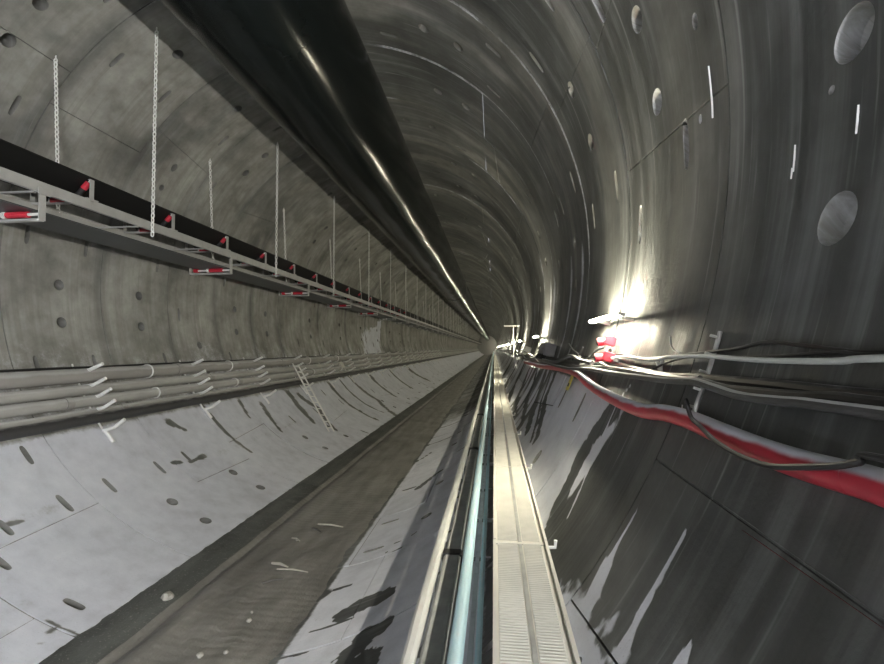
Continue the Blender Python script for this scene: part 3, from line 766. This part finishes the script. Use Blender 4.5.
def build_flat_runs():
    t = thing('steel_channel', 'dark dusty steel channel left of the pale blue pipe', 'channel', (3.295,0,1.69))
    def prof(w, z0, z1): return [(-w,z0),(-w,z1-.02),(-w+.02,z1),(w-.02,z1),(w,z1-.02),(w,z0)]
    MB().sweep(prof(.082,-.115,.03), [-18,4.62]).build('channel_body', M['darksteel'], t, False)
    MB().sweep(prof(.076,-.115,.015), [4.66,60,253]).build('channel_body', M['darksteel'], t, False)
    for y in (4.58, 9.4, 14.2): MB().sweep([(x*1.18,z*1.0) for x, z in prof(.083,-.118,.045)], [y,y+.10]).build('coupling', M['blackp'], t, False)
    ys = list(np.arange(-18, 16, .1))+list(np.arange(16,253,2.)); mb = MB(); vs = []
    for y in ys:
        w = .05*(fbm(np.array([y*1.1]), np.array([3.3]))[0]-.5); w2 = .05*(fbm(np.array([y*1.5+50]), np.array([7.7]))[0]-.5); h = .018*(fbm(np.array([y*2.2]), np.array([9.1]))[0]-.5)
        x0, x1 = 3.085+w*.5, 3.185+w2*.3
        for x, z in ((x0,1.656),(x0+.004,1.685+h),(x0+.03,1.71+h),(x1-.03,1.715-h),(x1-.004,1.69),(x1,1.656)): vs.append((x,y,z))
    n = 6; fs = [(i*n+k, i*n+(k+1)%n, (i+1)*n+(k+1)%n, (i+1)*n+k) for i in range(len(ys)-1) for k in range(n)]+[tuple(range(n)), tuple((len(ys)-1)*n+k for k in range(n))]
    o = mb.add(vs, fs).build('flat_hose', M['hosewhite']); tag(o, 'white dust covered flat hose left of the dark steel channel', 'hose')
    o = MB().sweep([(3.54,1.905),(3.54,1.93),(3.572,1.93),(3.572,1.905)], [-18,60,253]).build('steel_strip', M['greysteel'], smooth=False); tag(o, 'narrow grey steel strip between blue pipe and walkway', 'strip')
build_flat_runs()

# ---------------------------------------------------------------- lamps on the right wall
def build_lamps():
    t = thing('tube_lamp', '', 'lamp'); L = 1.38
    th = -13.5; p = cy(th, 0, R-.19) ; q = cy(th, 0, R-.145); d = (p-q)/np.linalg.norm(p-q); up = np.cross(d, (0,1,0)); up = up if up[2] > 0 else -up
    h = MB(); h.bar(q+d*.005-np.array([0,L/2,0]), q+d*.005+np.array([0,L/2,0]), .032, .03, up=d); h.build('housing', M['white'], t, False)
    for s in (-1,1): MB().bar(p+np.array([0,s*(L/2-.02),0])-d*.045, p+np.array([0,s*(L/2-.02),0])+d*.02, .05, .03).build('end_cap', M['white'], t, False)
    e = MB(); e.tube([p-np.array([0,L/2-.05,0]), p+np.array([0,L/2-.05,0])], .019, 8); e.build('lamp_tube', M['tube'], t)
    ys = [5.22]+[5.22+8.2*i for i in range(1,31)]+[-3.0,-9.5,-16.]  # row carried on behind the camera: unseen lamps, brighter, added as fill
    for s in (-1,1): MB().bar(q+np.array([0,s*.45,0])-d*.0, cy(th, s*.45, R+.005), .03, .03, up=(0,1,0)).build('wall_arm', M['white'], t, False)
    for i, y in enumerate(ys):
        o = t if i == 0 else copy_tree(t); o.location = (0,y,0); o['group'] = 'tube lamps on the right wall'
        if i == 0 or y < 0:
            for ch in o.children:
                if ch.name.startswith('lamp_tube'):
                    ch.data = ch.data.copy(); ch.data.materials[0] = M['tube_soft'] if i == 0 else M['tube_fill']
        o['label'] = 'fill tube lamp added on the right wall behind the camera, '+{-3.0:'nearest it',-9.5:'second from it',-16.:'farthest from it'}[y] if y < 0 else ('large glowing tube lamp on the right wall above the red plugs' if i == 0 else (f'{ORD[i]} glowing tube lamp from the camera on the right wall' if i < 4 else 'tiny distant glowing tube lamp beyond the fourth on the right wall'))
build_lamps()

# ---------------------------------------------------------------- cables and hoses on the right wall
def wall_path(px, gap, ext_near=None, ext_far=None):
    pts = [wallpt(u, v, R-gap) for u, v in px]
    pts = sorted(pts, key=lambda q: q[1])
    if ext_near is not None: pts = [(pts[0][0]+.2, y) for y in np.arange(-5, pts[0][1]-.3, .8)]+pts
    if ext_far is not None:
        y = pts[-1][1]+1.2; th = pts[-1][0]; k = 0; out = []
        while y < ext_far: 
            out.append((th+.5*math.sin(y*1.3+ext_far), y)); y += 1.2 if y < 25 else 3.
        pts = pts+out
    return spline([cy(a, y, R-gap) for a, y in pts], 6)
def run(name, label, cat, px, gap, r_, mat_, near=True, far=None, n=10, group='cables on the right wall'):
    P = wall_path(px, gap, True if near else None, far); mb = MB(); mb.tube(P, r_, n); o = mb.build(name, mat_); tag(o, label, cat, group); return o
run('power_cable', 'thin black cable looping uppermost on the dark right wall', 'cable', [(884,352),(840,350),(800,345),(765,342),(735,349),(690,354),(665,357),(640,358),(620,354),(604,356),(588,364)], .03, .009, M['cable'])
run('power_cable', 'thin black cable just above the white cable on the right wall', 'cable', [(884,355),(835,352),(780,356),(720,357),(695,356),(668,362),(650,370),(630,372),(613,362),(600,360)], .045, .008, M['cable'])
run('white_cable', 'white cable running along the dark right wall', 'cable', [(884,358.5),(840,361),(790,361),(740,359),(705,356),(670,357),(650,360),(622,357),(598,361),(580,365)], .075, .013, M['cable_white'])
run('power_cable', 'thick black cable uppermost of the bundle on the right wall', 'cable', [(884,398),(830,392),(790,387),(740,382),(700,378),(668,376),(640,370),(612,364),(590,364),(570,362),(552,358)], .045, .026, M['cable'], far=250.)
run('power_cable', 'thick black cable in the middle of the bundle on the right wall', 'cable', [(884,405),(840,399),(800,397),(760,393),(725,389),(700,382),(668,378),(640,373),(615,369),(592,367),(571,366),(548,361)], .10, .024, M['cable'], far=251.)
run('power_cable', 'dust topped black cable lowest of the bundle on the right wall', 'cable', [(884,414),(840,408),(800,402.5),(780,401),(740,396),(715,388),(695,382),(666,380.5),(640,377),(612,373),(590,369),(565,368),(545,363)], .145, .020, M['cable_dusty'], far=249.)
run('power_cable', 'dark slack cable between hook and red plugs on the right wall', 'cable', [(700,378),(668,379),(640,376),(618,372),(606,366),(596,360)], .09, .015, M['cable_dusty'], near=False)
run('power_cable', 'black cable draped over the red hose on the right wall', 'cable', [(884,459),(860,462),(835,466),(800,467),(770,466),(740,456),(715,441),(700,426),(691,417),(686,400)], .15, .011, M['cable'])
run('red_hose', 'red hose with white dust on top sagging along the right wall', 'hose', [(884,488),(850,478),(800,464),(760,450),(720,433),(690,420),(665,413),(640,410),(612,398),(592,386),(576,373),(558,368),(540,366),(525,362)], .075, .052, M['redhose'], n=16)
run('dusty_cable', 'pale dusty cable snaking across the far right wall below the grey box', 'cable', [(592,363),(580,360),(570,356),(556,362),(545,360),(534,357),(526,352)], .19, .022, M['cable_dusty'], near=False, far=60.)
def free_run(name, label, px, gap, r_, mat_, cat='cable', group=None):
    pts = [cy(*wallpt(u,v,R-gap), R-gap) for u, v in px]; mb = MB(); mb.tube(spline(pts,6), r_, 8); o = mb.build(name, mat_); tag(o, label, cat, group); return o
free_run('loose_cable', 'pale cable end sticking up left of the glowing lamp', [(569,344),(573,350),(578,354),(581,358)], .06, .016, M['cable_dusty'], group='loose cable ends')
free_run('loose_cable', 'forked pale cable end beside the upright one left of the red plugs', [(583,347),(581,352),(579,356),(582,360),(588,361)], .07, .014, M['cable_dusty'], group='loose cable ends')
free_run('loose_cable', 'pale cable curving up from the bundle to the red plugs', [(580,364),(590,357),(597,350),(605,347)], .07, .014, M['cable_dusty'], group='loose cable ends')
free_run('loose_cable', 'thin white wire hanging in a curve right of the glowing lamp', [(670,337),(671,345),(674,350),(680,353)], .03, .006, M['cable_white'], group='loose cable ends')
# hook holding the bundle
def hook(label, px, gap, r_):
    t = thing('cable_hook', label, 'hook', group='cable hooks on the right wall')
    for part, pts in px: 
        P = [cy(*wallpt(u,v,R-gap), R-gap) for u, v in pts]; MB().tube(spline(P,4), r_, 8).build(part, M['chain'], t)
hook('small forked grey hook holding the cable bundle on the right wall', [('arm',[(656,359),(659,368),(661,378)]),('arm',[(662,361),(661,369),(663,379)])], .02, .012)
def wall_bar(label, a0, a1, y, lean):
    t = thing('cable_bracket', label, 'bracket', group='upright cable brackets'); P = [cy(a, y+lean*(a-a0), R-.012) for a in np.linspace(a0,a1,10)]
    MB().tube(P, .014, 8).build('bar', M['galv'], t)
    for a in np.linspace(a0-.4,a1+.5,5):
        p = cy(a, y+lean*(a-a0), R-.012); q = cy(a, y+lean*(a-a0), R-.06); MB().tube([p,q], .009, 6).build('stud', M['chain'], t)
wall_bar('slim upright bracket bar with studs behind the cables on the right wall', -15.6, -21.2, 2.86, .0)
def plug(label, u, v, s):
    t = thing('red_plug', label, 'plug', group='red plugs below the lamp'); a, y = wallpt(u, v, R-.10); p = cy(a, y, R-.10); t.location = p
    t.rotation_euler = (0, math.radians(-a), 0)
    b = MB(); b.box(-.06,.05,-.06,.06,-.05,.05); o = b.build('body', M['red'], t, False); md = o.modifiers.new('bev','BEVEL'); md.width = .012; md.segments = 3
    c = MB(); c.tube([(-.05,0,-.02),(-.12,0,-.05)], .042, 14); c.build('socket_collar', M['red'], t); c = MB(); c.tube([(-.11,0,-.046),(-.125,0,-.053)], .034, 14); c.build('socket_face', M['blackp'], t)
    c = MB(); c.tube([(0,0,.05),(0,0,.085)], .02, 10); c.build('cable_gland', M['white' if s else 'blackp'], t)
    c = MB(); c.box(.0,.10,-.03,.03,-.03,.03); c.build('back_plate', M['grey'], t, False)
plug('upper red plug socket on the right wall under the glowing lamp', 610, 341, 1)
plug('lower red plug socket on the right wall, among the cables', 608, 357, 0)
def wallbox(name, label, cat, u, v, w, h, dpt, mat_, sockets=0, group=None):
    a, y = wallpt(u, v, R-dpt/2); t = thing(name, label, cat, cy(a, y, R-dpt/2), group); t.rotation_euler = (0, math.radians(-a), 0)
    o = MB().box(-dpt/2,dpt/2,-w/2,w/2,-h/2,h/2).build('case', mat_, t, False); md = o.modifiers.new('bev','BEVEL'); md.width = .01; md.segments = 2
    MB().box(-dpt/2-.012,-dpt/2+.002,-w/2+.02,w/2-.02,-h/2+.02,h/2-.02).build('door', mat_, t, False)
    MB().box(-dpt/2-.025,-dpt/2-.01,w/2-.07,w/2-.05,-.03,.03).build('latch', M['blackp'], t, False)
    for i in range(sockets):
        yy = -w/2+w*(i+.5)/sockets; MB().tube([(-dpt/2+.03,yy,-h/2+.01),(-dpt/2-.0,yy,-h/2-.10)], .05, 10).build('socket', M['blackp'], t)
wallbox('distribution_box', 'grey distribution box on the right wall among the far tangled cables', 'box', 547, 350, 1.3, .27, .22, M['grey'], 4)
wallbox('junction_box', 'small pale junction box on the right wall beside the far lamp', 'box', 527, 351, .5, .30, .2, M['white'])
# yellow tag
a, y = wallpt(570, 382, R-.05); t = thing('warning_tag', 'yellow tag hanging on the right wall under the cables', 'tag', cy(a, y, R-.05)); t.rotation_euler = (0, math.radians(-a), 0)
MB().box(-.006,.006,-.085,.085,-.12,.13).build('plate', M['yellow'], t, False); MB().tube([(0,0,.13),(0,.01,.20)], .006, 6).build('string', M['cable_white'], t); MB().box(-.009,-.005,-.05,.05,-.07,-.02).build('marking', M['blackp'], t, False)
# small T shaped post beside the far walkway
t = thing('lamp_post', 'thin white T-shaped post standing on the right slope far ahead', 'post', (4.60, 22., R-math.sqrt(R*R-4.6**2)-.02))
hh = 4.73-t.location.z
MB().tube([(0,0,0),(0,0,hh)], .022, 8).build('upright', M['galv'], t); MB().bar((-.43,0,hh),(.28,0,hh), .05, .05).build('cross_bar', M['galv'], t, False)
MB().tube([(0,0,-.0),(0,0,.03)], .08, 10).build('foot_plate', M['white'], t)

# ---------------------------------------------------------------- litter on the mud
def floor_z(x): return .14
def floorpt(u, v, z=.15):
    w = ray(u, v); k = (z-CAM[2])/w[2]; return CAM+w*k
for u, v, u2, v2, r_, m_, lab in ((277,569,308,572,.012,'stick','long thin pale stick lying on the mud'),(272,563,288,567,.02,'stick','short pale stick beside the long one on the mud'),
        (318,524,343,527,.016,'stick','pale forked splinter on the mud far side'),(312,528,321,532,.016,'darkstick','short dark splinter left of the pale forked splinter'),(292,538,300,541,.012,'stick','tiny pale splinter lying in a rut of the mud'),
        (262,583,283,579,.012,'darkstick','dark thin stick nearest the camera on the mud')):
    a, b = floorpt(u,v,.16), floorpt(u2,v2,.16); mb = MB(); m3 = (a+b)/2+np.array([0,.02,.01]); mb.tube([a,m3,b], [r_,r_*1.2,r_*.6], 7); tag(mb.build('stick', M[m_]), lab, 'stick', 'sticks on the mud')
for i, (u, v, s, lab) in enumerate(((249,620,.035,'small pale stone in the near mud'),(226,652,.03,'small pale stone at the bottom picture edge of the mud'),(297,540,.03,'small pale stone beside the tiny splinter'),(200,655,.04,'grey stone on the left mud edge near the camera'),
        (167,596,.09,'largest pale stone on the dark left mud edge'),(252,612,.02,'tiny pebble just behind the near pale stone'))):
    p = floorpt(u, v, .16); mb = MB(); n = 8; vs = []; rr = random.Random(i)
    for a in range(1,5):
        for k in range(n):
            q = s*(.8+.4*rr.random()); th_ = PI*a/5; ph = 2*PI*k/n; vs.append((q*math.sin(th_)*math.cos(ph), q*math.sin(th_)*math.sin(ph), .7*q*math.cos(th_)))
    vs += [(0,0,.7*s),(0,0,-.7*s)]; fs = [(a*n+k, a*n+(k+1)%n, (a+1)*n+(k+1)%n, (a+1)*n+k) for a in range(3) for k in range(n)]+[(32,(k+1)%n,k) for k in range(n)]+[(33,24+k,24+(k+1)%n) for k in range(n)]
    mb.add(vs, fs); tag(mb.build('stone', M['stone'], loc=tuple(p)), lab, 'stone', 'stones in the mud')

# ---------------------------------------------------------------- faint grey world light added as fill
w = bpy.data.worlds.new('world'); sc.world = w; w.use_nodes = True
w.node_tree.nodes['Background'].inputs[0].default_value = (.60,.62,.66,1); w.node_tree.nodes['Background'].inputs[1].default_value = .05
